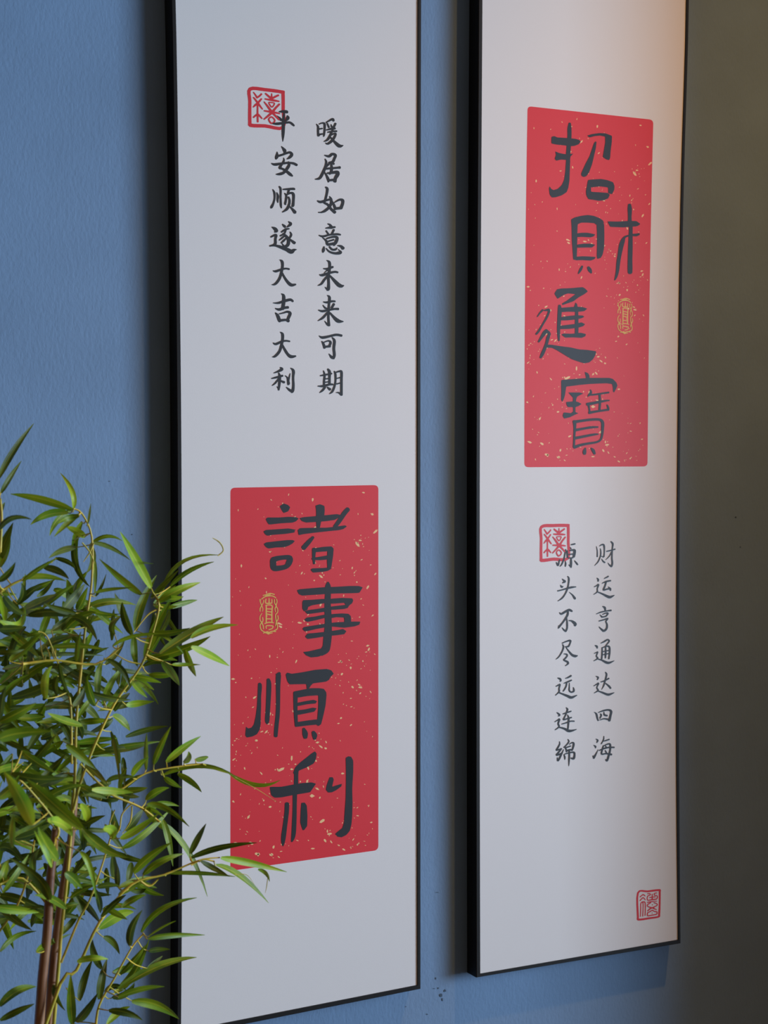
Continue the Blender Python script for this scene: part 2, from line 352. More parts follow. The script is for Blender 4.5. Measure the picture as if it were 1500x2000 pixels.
GLYPHS = '''
# left board, large characters
L 505 970 7.5
P 31,14 37,10 43,12 46.5,15.5 43.5,21.5 37,24 34,20
P 10.5,33 13,30.5 30,30.5 44,29.5 55,30 59,32 55,36 50,38 33,39 15.5,41 13,38
P 7.2,51 11,48.7 30,47.5 44,46.5 55,48.5 53,49.5 53,52.5 40,54.5 20,56 13,57.3 9.5,55
P 7.5,69.5 11,67 28,65 43,63.5 50,63.5 53.2,65 50,68.5 45,71.5 38,74 25,74.5 15,76 11,74
S 23,92,8 37,89,6.5 46,90,8 44.5,97,9 40,102.5,7 28,105,8 22.5,104,9 21.5,98,9 23,92,9
P 83.5,13 90,11 96.5,13.5 97,20 96,32 91.5,37 90,45.5 85,45.5 84.5,37 84.5,20
P 60,31.5 66,30 84,28.5 100,27 115,25.5 121,27 117,31 112,34 100,35.8 85,37 70,38 64,36
S 131,18.5,6.5 126,24,7 118,36,6.5 112,44,5.5
P 57.5,49 61,46 85,45.5 100,45.5 116,43.5 127,42 129.5,43.7 124,47.5 118,49 100,50.8 80,53 65,55 59,56.5
S 80,59.5,4 74,66,6.5 66,75,7
S 81.5,77,6 81,88,4.5 81.5,98,3
P 78.5,77 84,75.3 95,73.5 107,72.8 110,76 110,80 100,80 84,81.3 80,81
P 101,78 110,76 109.5,85 108,95 106.5,104.5 101,104.5 100.5,95
S 79,91,3 90,90.5,5 101,89,6
P 76.5,107 79,105 95,104.5 102,103.8 107.5,105 102,108.5 95,110 80,111.3
L 550 1130 7.5
P 22.5,17 27,15.5 45,14 63,12.5 80,12 100,10.8 113,10.8 119,12.8 114,21 100,21.5 80,21.8 60,23 45,24 30,25 25,22.5
S 68,6,3.5 68,11,8 68,22,8.5 67.5,35,9 68,50,10 68.5,65,10 68,80,11.5 67,90,12 66,99,11.5 64,104,12 58,109,9
P 31.5,107.5 40,106.5 55,103 60,102 66,106 62,111 54,114.5 43,115.5 36,112.5
P 30.5,34 32,31.5 45,31 64,29.5 64,36 45,39 39,41.5 38,46 33,48 30.5,44
P 72,29.5 88,28.3 103.5,28.8 105,32 103.5,36 99,39.5 97,43 92,44.5 72,46 72,41 85,39.5 94,38.5 92,35.5 72,37
P 34,48 40,46 52,44.5 64,42.5 64,48.5 50,50.5 38,52
P 33,60.5 37,57 50,55.5 64,52.5 64,57.5 50,61 38,63.5
P 73,52 88,51 98,51.5 101.5,55 102,62 101.5,66 92,66 92,57 80,56.5 73,58
P 30.5,73.5 33,71 45,69 64,66 80,64 92,63.5 105,63 115.5,63 114,67.5 107,70 92,72 75,70.3 64,71.5 50,74 40,76.5 34,77.5
P 34.5,85 38,80.5 50,79.5 64,78 75,76.5 85,75 90,73.7 95,77 92,81.5 80,83 64,84.5 50,87 38,88.5
L 470 1300 7.5
P 25.5,26 28.5,24.7 31,27 31.3,32 30,45 30,60 29.5,75 29.5,85 28,94 24,100.5 17,104 9,105.3 6.8,102 7.5,95 8,89.5 11,92 16,90.8 19.5,86 22,75 24,60 25,40
S 40.5,20.5,5 41.5,27,7 41,45,7 40,65,6.5 39,80,6.5 39,84.5,3.5
S 57,11,4 55.5,15,7.5 55,30,6.5 55,50,6 54.5,70,6 53,85,6 52,95,6 51.5,103,5.5
P 51,12.5 54,11 57,12 54,17
P 66,13 68.5,10.2 75,12 90,9.8 110,6 127,4.8 133,7 136.5,12 132,16 129.5,21 125,23.5 106,26 103,29 100,34 97,34 96.5,27 80,27.3 72,27.5 68.5,23
S 80.5,40,6.5 80.5,55,6 80.8,70,5.5 81.8,88,4.5
P 77.5,38 90,35.5 103,33 115,33 122,34 125.5,39 126,45 114,45 113.5,43.5 98,44.5 83,47 77.5,44
P 114,42 126,42 124.5,58 121.5,72 118,86 114,88.5 111,86.5 112.5,78 114,60
P 80,84.5 84,82.5 97,80.5 113,78.5 116,86 97,87.8 80,90
P 83,54.5 95,52 107,50 112,52 110,55.5 98,56.5 83,59.5
P 83,65.5 95,64 106,61.5 111.5,62.5 108,67.5 98,69.5 83,72.5
S 92.5,92.5,4 94.5,99,8 95,105,6
S 106.5,97.5,5 108.5,102,7.5 108.5,107,4.5
L 510 1460 7.5
P 47,37 50,29 57,22 68,13.5 74,8.5 79,5.5 81.5,9 80,18 77,23.5 66,29.5 55,34 54.5,40 54.5,55 48,55 48.5,39
P 12.5,57.5 30,57.5 48,54 60,52 74,51 80.5,53 77,58 72,65.5 60,67.5 45,70 30,73 20,73.5 15,70
S 49.5,66,6.5 49.3,85,6 48.8,105,6.5 47.8,125,6.5 46.5,133,5 45,137.5,2.5
S 38,82.5,6.5 37.5,95,6.5 35,115,6.5 33,130,7 32.2,139,5 32.2,144,1.5
P 59,81 64,80.5 67,85 68,100 67.5,115 63,121 61,121 57.5,110 58,95
P 100.5,43.5 105,43.5 106.5,47 104,57.5 110,55.5 118.5,53 117.5,57 110,62.5 104,65.5 98.5,66 95,62 96,56 98,50
P 124,15 128,12.8 132,13.5 135,19 135,35 133.5,60 134,80 133.5,100 132.5,112 130,122 125,128 118,131.5 112,130.5 108.5,126.5 113,122.5 119,118 121.5,110 122.5,95 124,75 124.5,50 124.5,30
# right board, large characters
R 1060 230 9.375
S 49.5,10.5,4.5 49,20,7.5 49,34,7.5 47.5,55,8 46,75,8
P 43,75 50.5,75 49.8,95 49,115 47,128 44,136 35,142 24,145.5 17,146 13,141 11.5,130 12.8,125.5 15.5,130 20,132.5 28,130 35,123 39.5,113 41.5,98
P 16,35 21,33.5 27,36 45,37 60,38.5 67,40.5 69.5,43.5 66,48.5 58,51.5 50,52 40,50.5 25,49 16,47
P 23,61.5 30,64.5 40,66.5 50,66.5 56,65.5 51,71 50,77 42,77 33,76.5 25,78.5 22,75 24.5,68
P 81.5,32.5 90,30 103,28 115,28.5 127,33 126.5,45 124.5,60 123.5,74 121.5,77.5 116,76 110,71.5 112,60 114.5,45 114.5,34.5 105,32.5 95,33.5 86,36
P 94,46 97,43 98.5,44.5 97.5,55 94,70 90.5,85 85,100 80,107 75,108.5 71,106 70.5,102 78,85 86,70
P 83,113.5 107,112 118,114 129,118 131.5,125 131,132 127,140 120,138 120,127.5 105,125.5 88.5,127.5 80.5,127.5
P 80.5,127 88.5,127 88.5,135.5 105,136.5 119,137.5 123,141 120,147.5 112,151 103,152 92,150 84,149 80,142 79.3,135
R 1100 390 9.375
P 14.5,36 21,32.5 33,29.5 45,28 56,29.5 66,33.5 73,38 75,43 60.5,46 57,43 45,42 33,42 26.5,45 26,60 25.5,90 25,104 25,110 18.5,110 17.5,95 16,75 15.5,50
P 61,43 75,43 75.5,65 75,88 72.5,100 69,106.5 62.5,108.5 61.5,103 62,85 62,60
P 26,61.5 35,60.5 45,60.5 59,63.5 56,67 50,69 35,68 26,68.5
P 26,82 38,80.5 50,80.5 59,82.5 53,87.5 40,87.5 26,88
P 24,104.5 35,103.5 48,104 60,105 57,109 50,111.5 35,110.5 22,111
S 35,122,3.5 32,128,5 28,135,2.5
S 46,124,5 49,129,7 51.5,134,3
S 121.5,9.5,6 122,18,8 122,32,6.5 122,42,8
P 81,39.5 100,40 118,39 134,39 141.5,44.5 136,48.5 125,49.5 110,50.5 95,50 86,49.5
S 124,48,6.5 123.5,70,7.5 123,90,8.5 122.5,110,8.5 122.5,125,9 122.5,133,8.5
S 139,63,3.5 134,64.5,5 128,64.5,4
S 122,65,2.5 113,68.5,4 109,76,8 106,86,8.5 103,103,7 101,115,7 99.5,130,6 97,141,4.5 94.5,147,2
R 1040 550 9.375
P 40,22 45,14 53,12.5 70,12 92,10 97,13 101.5,18 95,23 85,28.5 75,36 62,40.5 55,43 54,40 62,35.5 72,28 79,23 65,21.5 58,24 50,29 46,31.5
S 49.5,44,5 50,52,7.5 49,70,7 48,85,6 48,98,5 48.5,108,3
P 52,48 65,47 78,46 92,46.5 100.5,49.5 95,54 82,55.5 65,55 52,56
P 79,38 82,41.5 82.5,47 76,47
S 81,47,5 81,60,6 81,75,6.5 81,90,6.5 80.5,98,6
P 52,65 65,63 80,61.5 92,62 95,64.5 90,67 78,69.5 62,71 52,71
P 50,81 65,79 78,77.5 90,74.5 96.5,78 93,81.5 85,84 68,86.5 50,87
P 53,97 57,95 72,95.5 88,93.5 98,96 97,100 90,103 75,102 60,102.5
S 9,64,2 14,57,3 19,52,3.5
P 20,52 30,49 33,52 31,57 28,54 22,54
S 31,53,4 27,64,4 19,78,3.5 12,90,4 7,96,3.5
S 26,89,5 22,94,7 16,103,5 11.5,110,3.5
S 26,91,6 31,95,5 28.5,103,6 26,113,5.5 22,124,6 18,133,6 15,139,4
P 25,115.5 35,115.5 50,118 70,120.5 85,124 100,125 117,127.5 115,135 111,142 104,148 95,149.5 85,146.5 72,142 58,133.5 45,125.5 36,121 26,121
R 1080 720 10
P 62,6 69,9 71.5,14 71.5,19 65,19 63.5,13
P 16,22 30,21 50,19.5 70,18 90,18 110,18 117,20 124,27 126,33 123.5,39 119.5,46.5 117.5,45 117,36 115.5,30 105,28.5 90,29 70,30 50,32 35,34 26,35 25,42 23.5,52 21,60 18,65 16,60 16.5,45
P 30,46.5 40,46.5 52,46.5 59.5,48.5 52,52 47,55 45.5,60 45,64 50,65.5 56,69 50,73 44,75 44,85 50,87 43,90 33,95 22,97.5 19,92 21,85.5 28,86 35,87 39.5,84 39.5,75 29,75 26.5,70 26,65 33,64.5 39,64 39.5,57 35,52
S 73.5,41.5,2.5 74,47,5 70,52,4 68.5,54,2
S 70,51.5,3 82,50.5,3.5 95,48.5,3.5 109,46.5,3.5
S 91,49,4.5 92,65,4.5 91,80,4.5
S 67,69.5,6 78,67.5,5.5 90,65,5 104,62.5,3.5 110,62,2.5
S 69.5,70,4.5 71,78,3.5 72,87,4
S 71,86,5.5 82,84,4.5 95,82,4 108,80,4.5
S 106,71,3 108,76,4 108.5,81,3.5
S 42,103,7 43,113,5.5 42,130,4 41.5,145,4 41,153,4.5
S 42,104,6 58,101.5,5 75,99.5,5 91,99.5,5 97,105,6 97,118,5.5 96,130,4.5 93,139,4 85,143.5,4 70,146,4.5 55,149,5 42,153.5,6
S 44,120,5.5 60,117,4.5 75,114.5,4.5 88,114,3
S 42,136,5.5 60,132.5,5 75,129.5,4.5 85,128,3.5 89,128,1.5
S 63.5,155,2.5 62,161,7 62,166,6
S 75,155.5,3 79,160,6 81.5,166,4.5
# left board small characters : ping
l 520 205 9.375
S 24,12.5,2.5 30,12,5 37,12.5,6 38.5,14,4
S 33,13,3 32,25,5 31.5,40,6 31,55,5 30.5,67,1
S 20,20,1.5 25,25,5 28,28,4
S 39,20,3 39.5,24,7 36,29,3
S 12,34,2.5 20,34.5,5 32,33,4.5 43,32,4 49,36,4 51,38,3
l 520 205 9.375
S 28,76,1.5 31,79.5,4 34,84,6.5 33,87,3
S 20,86,1.5 20,91,5 19,96,6 18,99,3
S 20,94,4 30,91,4 38,88,4 44,87,4.5 47,91,5.5 43,96,5 38,99,1.5
S 32,97,1.5 32.5,102,3.5 28,110,4 25,115,5 30,117,4 38,122,5 44,127,5.5 48,130,3
S 10,107,2 16,109,5 27,107.5,4.5 40,106,4 50,107,4.5 56,110,4.5
S 41,104,2 42,110,5 38,117,5.5 32,124,5 25,126.5,5 18.5,127,2
l 520 205 9.375
S 92,35,1.5 95,40,4 95,50,4 96,56,5
S 97,35,2 103,33,3 107,35,4.5 107,45,4 106,55,3.5 105,58,1.5
S 97,44,3 103,43,2.5
S 98,54,3.5 103,53,3
S 110,32,2.5 117,28,3.5 122,26,4.5 123.5,29,4
S 112,34,3 115,41,3.5
S 119,36,2 120,40,3.5
S 127,34,4 124,40,4 121,42,3
S 110,46,2 118,44,4 126,43,4
S 113,50,2.5 121,48.5,3.5 129,48,3.5
S 123,43,3 119,52,4 113,63,4.5 106,67,1.5
S 117,56,3 126,52,3 127,55,4 121,65,5 113,71,4 109,69.5,1.5
S 117,58,2.5 124,66,4 134,75,6.5 141,74,1.5
l 520 205 9.375
S 107,92,2 115,94,5 121,90,5 127,92,5 125,98,5 122,104,5 115,106,4
S 108,99,2 110,104,4 109,112,5 104,124,5.5 98,134,5 90,136,2
S 111,112,4 118,106,3.5 124,108,4
S 119,107,3 120,115,5 119,123,5 116,126,4
S 107,117,4 119,116,4 130,115,4 135,114.5,5
S 112,125,3 121,124,5 130,123,6 131,127,7 127,134,6 126,140,6
S 107,123,2 111,130,4 114,137,5 114,141,2.5
S 115,138,4 126,137,5
# shun/ru
l 520 355 9.375
S 12,14,1.5 15,20,4 15.5,30,3.5 13,40,4 10,46,5 9,48,3
S 19.5,20,2 21.5,26,4.5 21,33,4 21.5,38,2
S 24,9,3 26.5,13,4 26.5,28,3.5 27,42,4 28,48,2
S 31,14,2.5 40,13.5,4 50,13,4.5 52,14,3
S 42,15,4 40,20,4
S 34,21,2 37,26,4 36,35,4 35,40,4 36,42,2
S 37,24,3 45,20.5,4 50,23,5 50,35,4.5 49,44,5 47,44,2
S 41,28,3 43,34,4 42,42,4.5 38,50,5 30,55.5,2
S 42,44,1.5 48,50,4 53,56,6 54,57,3
l 520 355 9.375
S 30,78,2.5 34,82,5 35,84,2
S 41,73,2 45,77,5.5 41,81,4 38,83,2
S 28,92,3 36,87,4 42,86,2.5
S 36,89,3 33,95,3.5 26,99,3
S 31,95,3 37,100,5 41,107,6 40,115,6 36,118,5 32,117,3 28,111,1.5
S 34,99,3 29,103,3.5 24,107,2
S 36,104,3 31,109,4 27,112,1.5
S 44,92,2 46,97,4 43,103,3.5 40,107,3
S 42,104,2 47,108,4 52,112,5.5
S 11,83,2 16,86,6 19,90,6 16,92,3
S 9,101,3 15,98,4 18.5,98,4.5 17,105,4.5 17,113,5 13,116,4 7,117.5,3
S 9,117,3 18,117,4 28,120,6 38,124,7 46,128,8 51,125,5 55.5,124,1.5
l 520 355 9.375
S 109,10,3 112,13,5 111,22,4.5 108,34,4.5 106,38,4 113,42,4.5 119,50,5 126,56,5.5
S 94,35,2.5 100,37,5 110,34,4 118,32,4
S 116,27,2 119,32,4.5 119,40,5 115,47,5 108,53,5 101,56,3 96,56,2
S 121,36,2.5 124,42,4.5 127,50,5.5
S 125,38,2 134,33,4 140,34,5.5 140,40,5.5 137,48,6
S 128,49,5 138,48,5
l 520 355 9.375
S 113,77,2 117,79,4 120,84,6
S 109,85,2 117,84,4.5 126,83,3.5
S 110,90,3 114,96,3.5
S 124,88,4 121,94,4 119,97,3
S 97,98,2 104,100,4 117,97,3.5 130,96,4 136,97,3
S 103,102,1.5 110,108,4 112,114,5 115,116,3
S 111,104,3 122,101,4 130,102,5 128,110,6 124,116,4
S 114,109,3 124,106,3
S 115,115,5 124,113,5
S 106,119,2.5 105,125,5.5 104,129,3
S 110,122,2 116,128,3.5 126,131,4.5 135,130,6 137,128,3 132,124,1.5
S 116,119,3 121,124,4 127,124,4 130,121,2
S 131,117,2 137,118,4.5 141,122,6
l 520 500 9.375
S 25,7,1.5 29,10,5 30,18,5 28,30,5 25,40,5 20,48,5 15,52,4 10,52.5,1
S 13,27,2 18,28,4.5 28,24.5,4 36,23,3.5 42,24,3.5
S 29,30,3 33,38,4 39,47,5 46,53,6 54,52,3
l 520 500 9.375
S 28,69,1.5 32,73,5.5 32,85,6.5 30,97,6
S 13,86,1.5 22,86,4 32,83,5 44,80,5 49,83,3.5
S 17,96,2 24,98,5 33,95,5 40,94,5
S 17,104,2 21,109,5.5 24,117,6 25,120,4
S 24,106,2 32,104,3 39,102,4 44,105,5.5 41,113,5.5 39,118,5
S 26,118,5 36,117,4.5 41,119,5.5
l 520 500 9.375
S 111,8,1.5 116,12,5 116,25,5 114,38,5 114.5,50,5 114,60,6 112,62,4
S 108,57,1.5 111,60,3.5 115,61,4
S 105,23,2 112,23.5,4 122,20,4
S 106,31,1 112,26,3
S 98,34,2 103,35,5 116,31,4.5 126,29,4 131,30,3.5
S 114,35,4 107,43,4.5 101,51,4 95,54,1.5
S 117,36,3 125,45,5.5 133,53,7 138,55,6 142,54,2
l 520 500 9.375
S 112,72,1.5 116,76,5 115,90,4.5 114,110,4.5 114.5,120,4.5 115,127,5
S 107,119,1 112,125,4 115,127,4
S 105,84,2 111,85,4 120,83,4 126,83,3.5
S 104,90,1.5 108,95,3.5 111,96,3
S 124,88,4.5 120,95,4.5
S 96,99,2 103,101,4.5 114,99,4 125,97,4 132,97,4.5
S 112,104,4 104,113,4.5 95,118.5,1.5
S 117,104,3 124,112,5 132,119,7 141,120,2
l 520 640 9.375
S 26,8,1.5 30,12,5 30,22,5 28,32,5 25,42,5 20,49,5 15,53,4 11,53.5,1
S 13,28,2 18,30,4.5 28,25.5,4 36,24,3.5 43,25,3
S 29,30,3 34,40,4.5 40,49,5 46,53,6 54,52,3
l 520 640 9.375
S 26,73,2.5 29,76,5.5 22,80,4 14,83,1.5
S 23,83,2.5 25,90,5 24,105,4.5 23,114,3
S 20,108,1.5 23,112,3
S 10,93,2 19,91,4 30,88,4
S 24,92,3 17,101,3.5 11,106,1.5
S 26,97,3 33,100,4.5
S 35,88,1.5 39,92,3 41,102,5 40,104,3
S 44,84,1.5 42,92,3 41,98,3
S 45,74,1.5 50,79,5 49.5,92,4 50,105,4.5 49,115,5 47,118,4
S 37,109,1.5 43,114,4.5 48,117,5
l 520 640 9.375
S 97,15,1.5 103,18,5 115,16,4.5 128,13,4.5 138,14.5,4.5
S 102,25,2 105,30,4.5 107,37,4.5
S 105,27,2 114,24,3 118,27,4.5 116,33,4.5
S 107,35,4 117,34,4.5
S 121,18,2 125,24,5 124,38,5 125,50,5 123,56,5
S 115,48,1.5 120,54,5 124,56,4
l 520 640 9.375
S 105,79,2 107,87,4 106,98,4 106,106,4
S 113,76,3.5 116,81,5.5 116,93,4.5 116,104,4.5
S 99,88,2 107,86.5,3.5 120,84,3
S 107,94,2.5 116,93,2.5
S 107,100,2.5 116,99,2.5
S 95,107,2 104,107,4.5 116,104,4 122,104,3.5
S 108,109,4 103,115,4 98,119,1.5
S 112,109,2.5 117,113,5
S 125,80,2.5 127,86,4 127,98,3.5 125,108,4 121,117,4 116,121,1.5
S 127,82,2.5 134,80,3.5 138,81,4.5 138,95,4.5 138,110,4.5 138,123,4.5
S 128,119,1 133,119,3 138,123,4
S 129,93,2 137,91,2.5
S 129,103,2.5 137,101,2.5
# right board small
r 1080 1050 11.538
S 41,16,2.5 46,15,3.5 50,14,3
S 29,27,3 27,38,3.5 25,48,3.5 20,60,3.5 16,65,1.5
S 8,56,2.5 10,60,4 12,62,4 15,50,3
S 39,22,2 41,25,3
S 32,30,4 33,45,3.5
S 38,29,3 48,28,5 49,33,6 47,43,5.5
S 36,38,3 45,37,3
S 36,46,3 45,45.5,3
S 41,47,3.5 41,58,5 41,67,3
S 36,61,1.5 40,65,4
S 28,53,1.5 29,59,3.5 28,65,2.5 30,59,1.5
S 49,52,1.5 53,57,3.5 56,61,3
r 1080 1050 11.538
S 98,20,1.5 100,30,2.5 100,43,3
S 105,19,1.5 110,16,3 115,17,4 116,30,3 115,43,3
S 107,25,2 108,33,3 107,42,3 102,54,3 94,63,1.2
S 108,41,1 114,44,2.5
S 110,48,1.5 113,53,3 117,56,3.5
S 131,9,3 135,14,4 134,25,3 133,45,3.5 134,58,4 132,65,4
S 124,57,1 128,62,3 132,65,4
S 121,31,2.5 130,29,3 140,26,3
S 132,33,3 127,42,2.5 119,50,1
r 1080 1050 11.538
S 21,93,1.5 25,97,4.5 27,99,5 22,102,2.5
S 17,107,1.5 20,111,5 23,110,2
S 33,87,1.5 36,92,4 35,105,3.5 32,117,4 27,128,3.5 20,137,3.5 11,143,1.2
S 11,120,3 20,118,3 30,115,3.5 42,112,4.5 52,111,2
S 37,123,1 44,129,3 49,136,5 50,138,4
r 1080 1050 11.538
S 99,91,1.5 102,94,4 102,98,3.5
S 93,111,1.5 99,108,3 103,106,4 100,115,3 100,122,3 92,128,1.5
S 99,122,2.5 110,126,3.5 122,132,5.5 129,134,6 138,130,2
S 116,92,2 122,89,3 125,87,3
S 111,103,1.5 120,99,3.5 130,97,3.5
S 120,100,3.5 117,110,4 114,118,3.5 122,116,3.5 130,115,4
S 125,111,1.5 129,115,4 130,119,3
r 1080 1180 11.538
S 15,19,2 19,22,4.5 28,17,5 37,13,5.5 43,16,4
S 34,17,4 33,24,5 28,33,4.5 20,44,4 14,51,4.5 12,55,1.5
S 12.5,48,1 14,53,3
S 31,31,2.5 32,42,4 32,54,4 29,61,4
S 21,53,1.5 25,58,3.5 29,61,4
S 36,37,2 43,38,4 50,44,7 50,48,5
r 1080 1180 11.538
S 112,5,2 117,8,5 118,15,3
S 98,22,1.5 108,18,3 120,15.5,3 131,14,4
S 106,24,1.5 111,29,4
S 112,23,2 120,20,3 124,21,4 120,27,3
S 112,29,3 119,27.5,3
S 104,38,2.5 115,35,3 124,32,3 119,39,3
S 119,39,2.5 122,46,4 121,55,4.5 115,60,5 110,57,4 104,51,1.5
r 1080 1180 11.538
S 21,88,2.5 30,84,3 39,82,4.5 39,87,3.5 35,95,4 28,96,2.5
S 22,91,2.5 24,97,4 20,108,3.5 13,119,3 7,124,1.5
S 30,98,2 36,106,3.5 43,114,5 50,117,6 55,116,3
S 25,112,2 31,113,3.5 32,117,3.5 27,123,3.5 25,126,3.5 33,130,4.5 34,134,4 28,139,1.5
r 1080 1180 11.538
S 95,93,2 99,95,4.5 100,99,3
S 93,111,1.5 98,109,2.5 101,108,3 98,117,3 101,122,3.5 92,128,1.5
S 99,123,2.5 110,126,3.5 120,131,5.5 127,132,5 138,127.5,1.5
S 108,88,1.5 116,84,3.5 123,80,3.5 127,83,3.5 122,90,3 119,94,3
S 111,98,3 111,110,3.5 110,123,3.5
S 112,98,2.5 120,95,3 127,96,4 128,108,4 126,123,3.5
S 119,97,3 119,110,4 118.5,121,3
S 112,107,2.5 127,104,2.5
S 112,114,2.5 127,111,2.5
r 1080 1305 11.538
S 28,23,1.5 34,21,3.5 41,17,4
S 25,34,2 33,31,3.5 42,27,3
S 31,33,3.5 30,40,3.5 26,48,3.5 23,52,2.5
S 37,33,1.5 37,43,3 37,50,3.5 41,54,3.5 47,52,4 47,47,3.5 46,43,1.5
S 11,22,2 16,24,4.5 18,28,3.5 16,30,2
S 7,41,2 13,38,3.5 16,37,3.5 14,46,3.5 14,53,3.5 6,61,2
S 14,55,3 24,59,4 34,63,5.5 42,66,6 54,61,2
r 1080 1305 11.538
S 97,18,1.5 102,21,4 100,26,2.5
S 92,40,1.5 99,36,3 103,34,3.5 99,44,3 102,50,3.5 93,56,1.5
S 101,51,2.5 112,55,4 122,59,5 128,59,5 138,55,1.5
S 118,9,2 121,14,4 118,27,3.5 115,38,3.5 110,48,1.2
S 108,31,2 115,29,3 126,23,3.5
S 119,34,2 126,40,4 130,45,4
r 1080 1305 11.538
S 9,100,2 13,103,4 15,106,4 12,108,2
S 4,121,1.5 11,117,3 15,115,4 12,125,4 14,132,3.5 5,139,2
S 13,133,3 25,136,4.5 35,141,6.5 42,141,5 53,138,1.5
S 30,89,2 33,93,4 30,102,3.5
S 23,103,2.5 32,100,3 41,97,3
S 30,103,3.5 26,111,3.5 24,116,3.5 32,114,3 42,111,3
S 33,105,1.5 35.5,112,4 35,125,4 34,136,3.5
S 20,126,2 30,123,3 40,119.5,3 48,119.5,3
r 1080 1305 11.538
S 93,99,1 98,103,4 100,112,4 102,118,3
S 102,100,1.5 113,96,3.5 124,94,4 131,97,5.5 130,106,5 127,118,6
S 107,103,2.5 109,106,4 106,113,3
S 115,99,2 116,105,4 122,107,4
S 105,117,1.5 115,114,3 123,115,4
r 1080 1380 11.538
S 15,79,2 15,85,3.5 11,93,4 8,98,4 13,97,3 19,95,3
S 19,95,4 13,103,4 8,109,4 14,108,4 20,105,3
S 24,97,2 19,108,4 14,118,4.5 11,122,3.5 10,115,2
S 34,74,2 36,79,3.5 31,86,3 25,92,3
S 27,90,2.5 30,97,3.5 31,102,3.5
S 37,85,2 44,81,3 47,84,4.5 45,94,4 43,99,3
S 31,92,3 40,89,3
S 32,99,4 41,97,4
S 25,108,2 27,114,3.5 27,119,2
S 27,107,2.5 38,104,3 47,103,4 49,108,4 47,117,5 41,116,3
S 37,97,3.5 37,110,4 36.5,122,3.5 36,134,1
r 1080 1380 11.538
S 97,73,1.5 101,76,4 99,81,2.5
S 92,87,1.5 96,90,4 96,93,2.5
S 102,97,1.5 97,107,3.5 93,114,5 92,117,2.5 90,111,2
S 115,67,2 114,75,3 109,84,2.5
S 115,78,2 121,76,3 127,74,3
S 114,88,3 111,98,4 110,107,3.5 120,106,3.5 132,108,4.5
S 114,89,2 122,85,3 129,85,4 129,98,4 126,110,4.5 122,122,4.5 119,119,2
S 104,99,2 114,95,3.5 126,92,3.5 138,92,3.5
S 119,89,2.5 121,93,3
S 118,99,2.5 121,104,3
'''
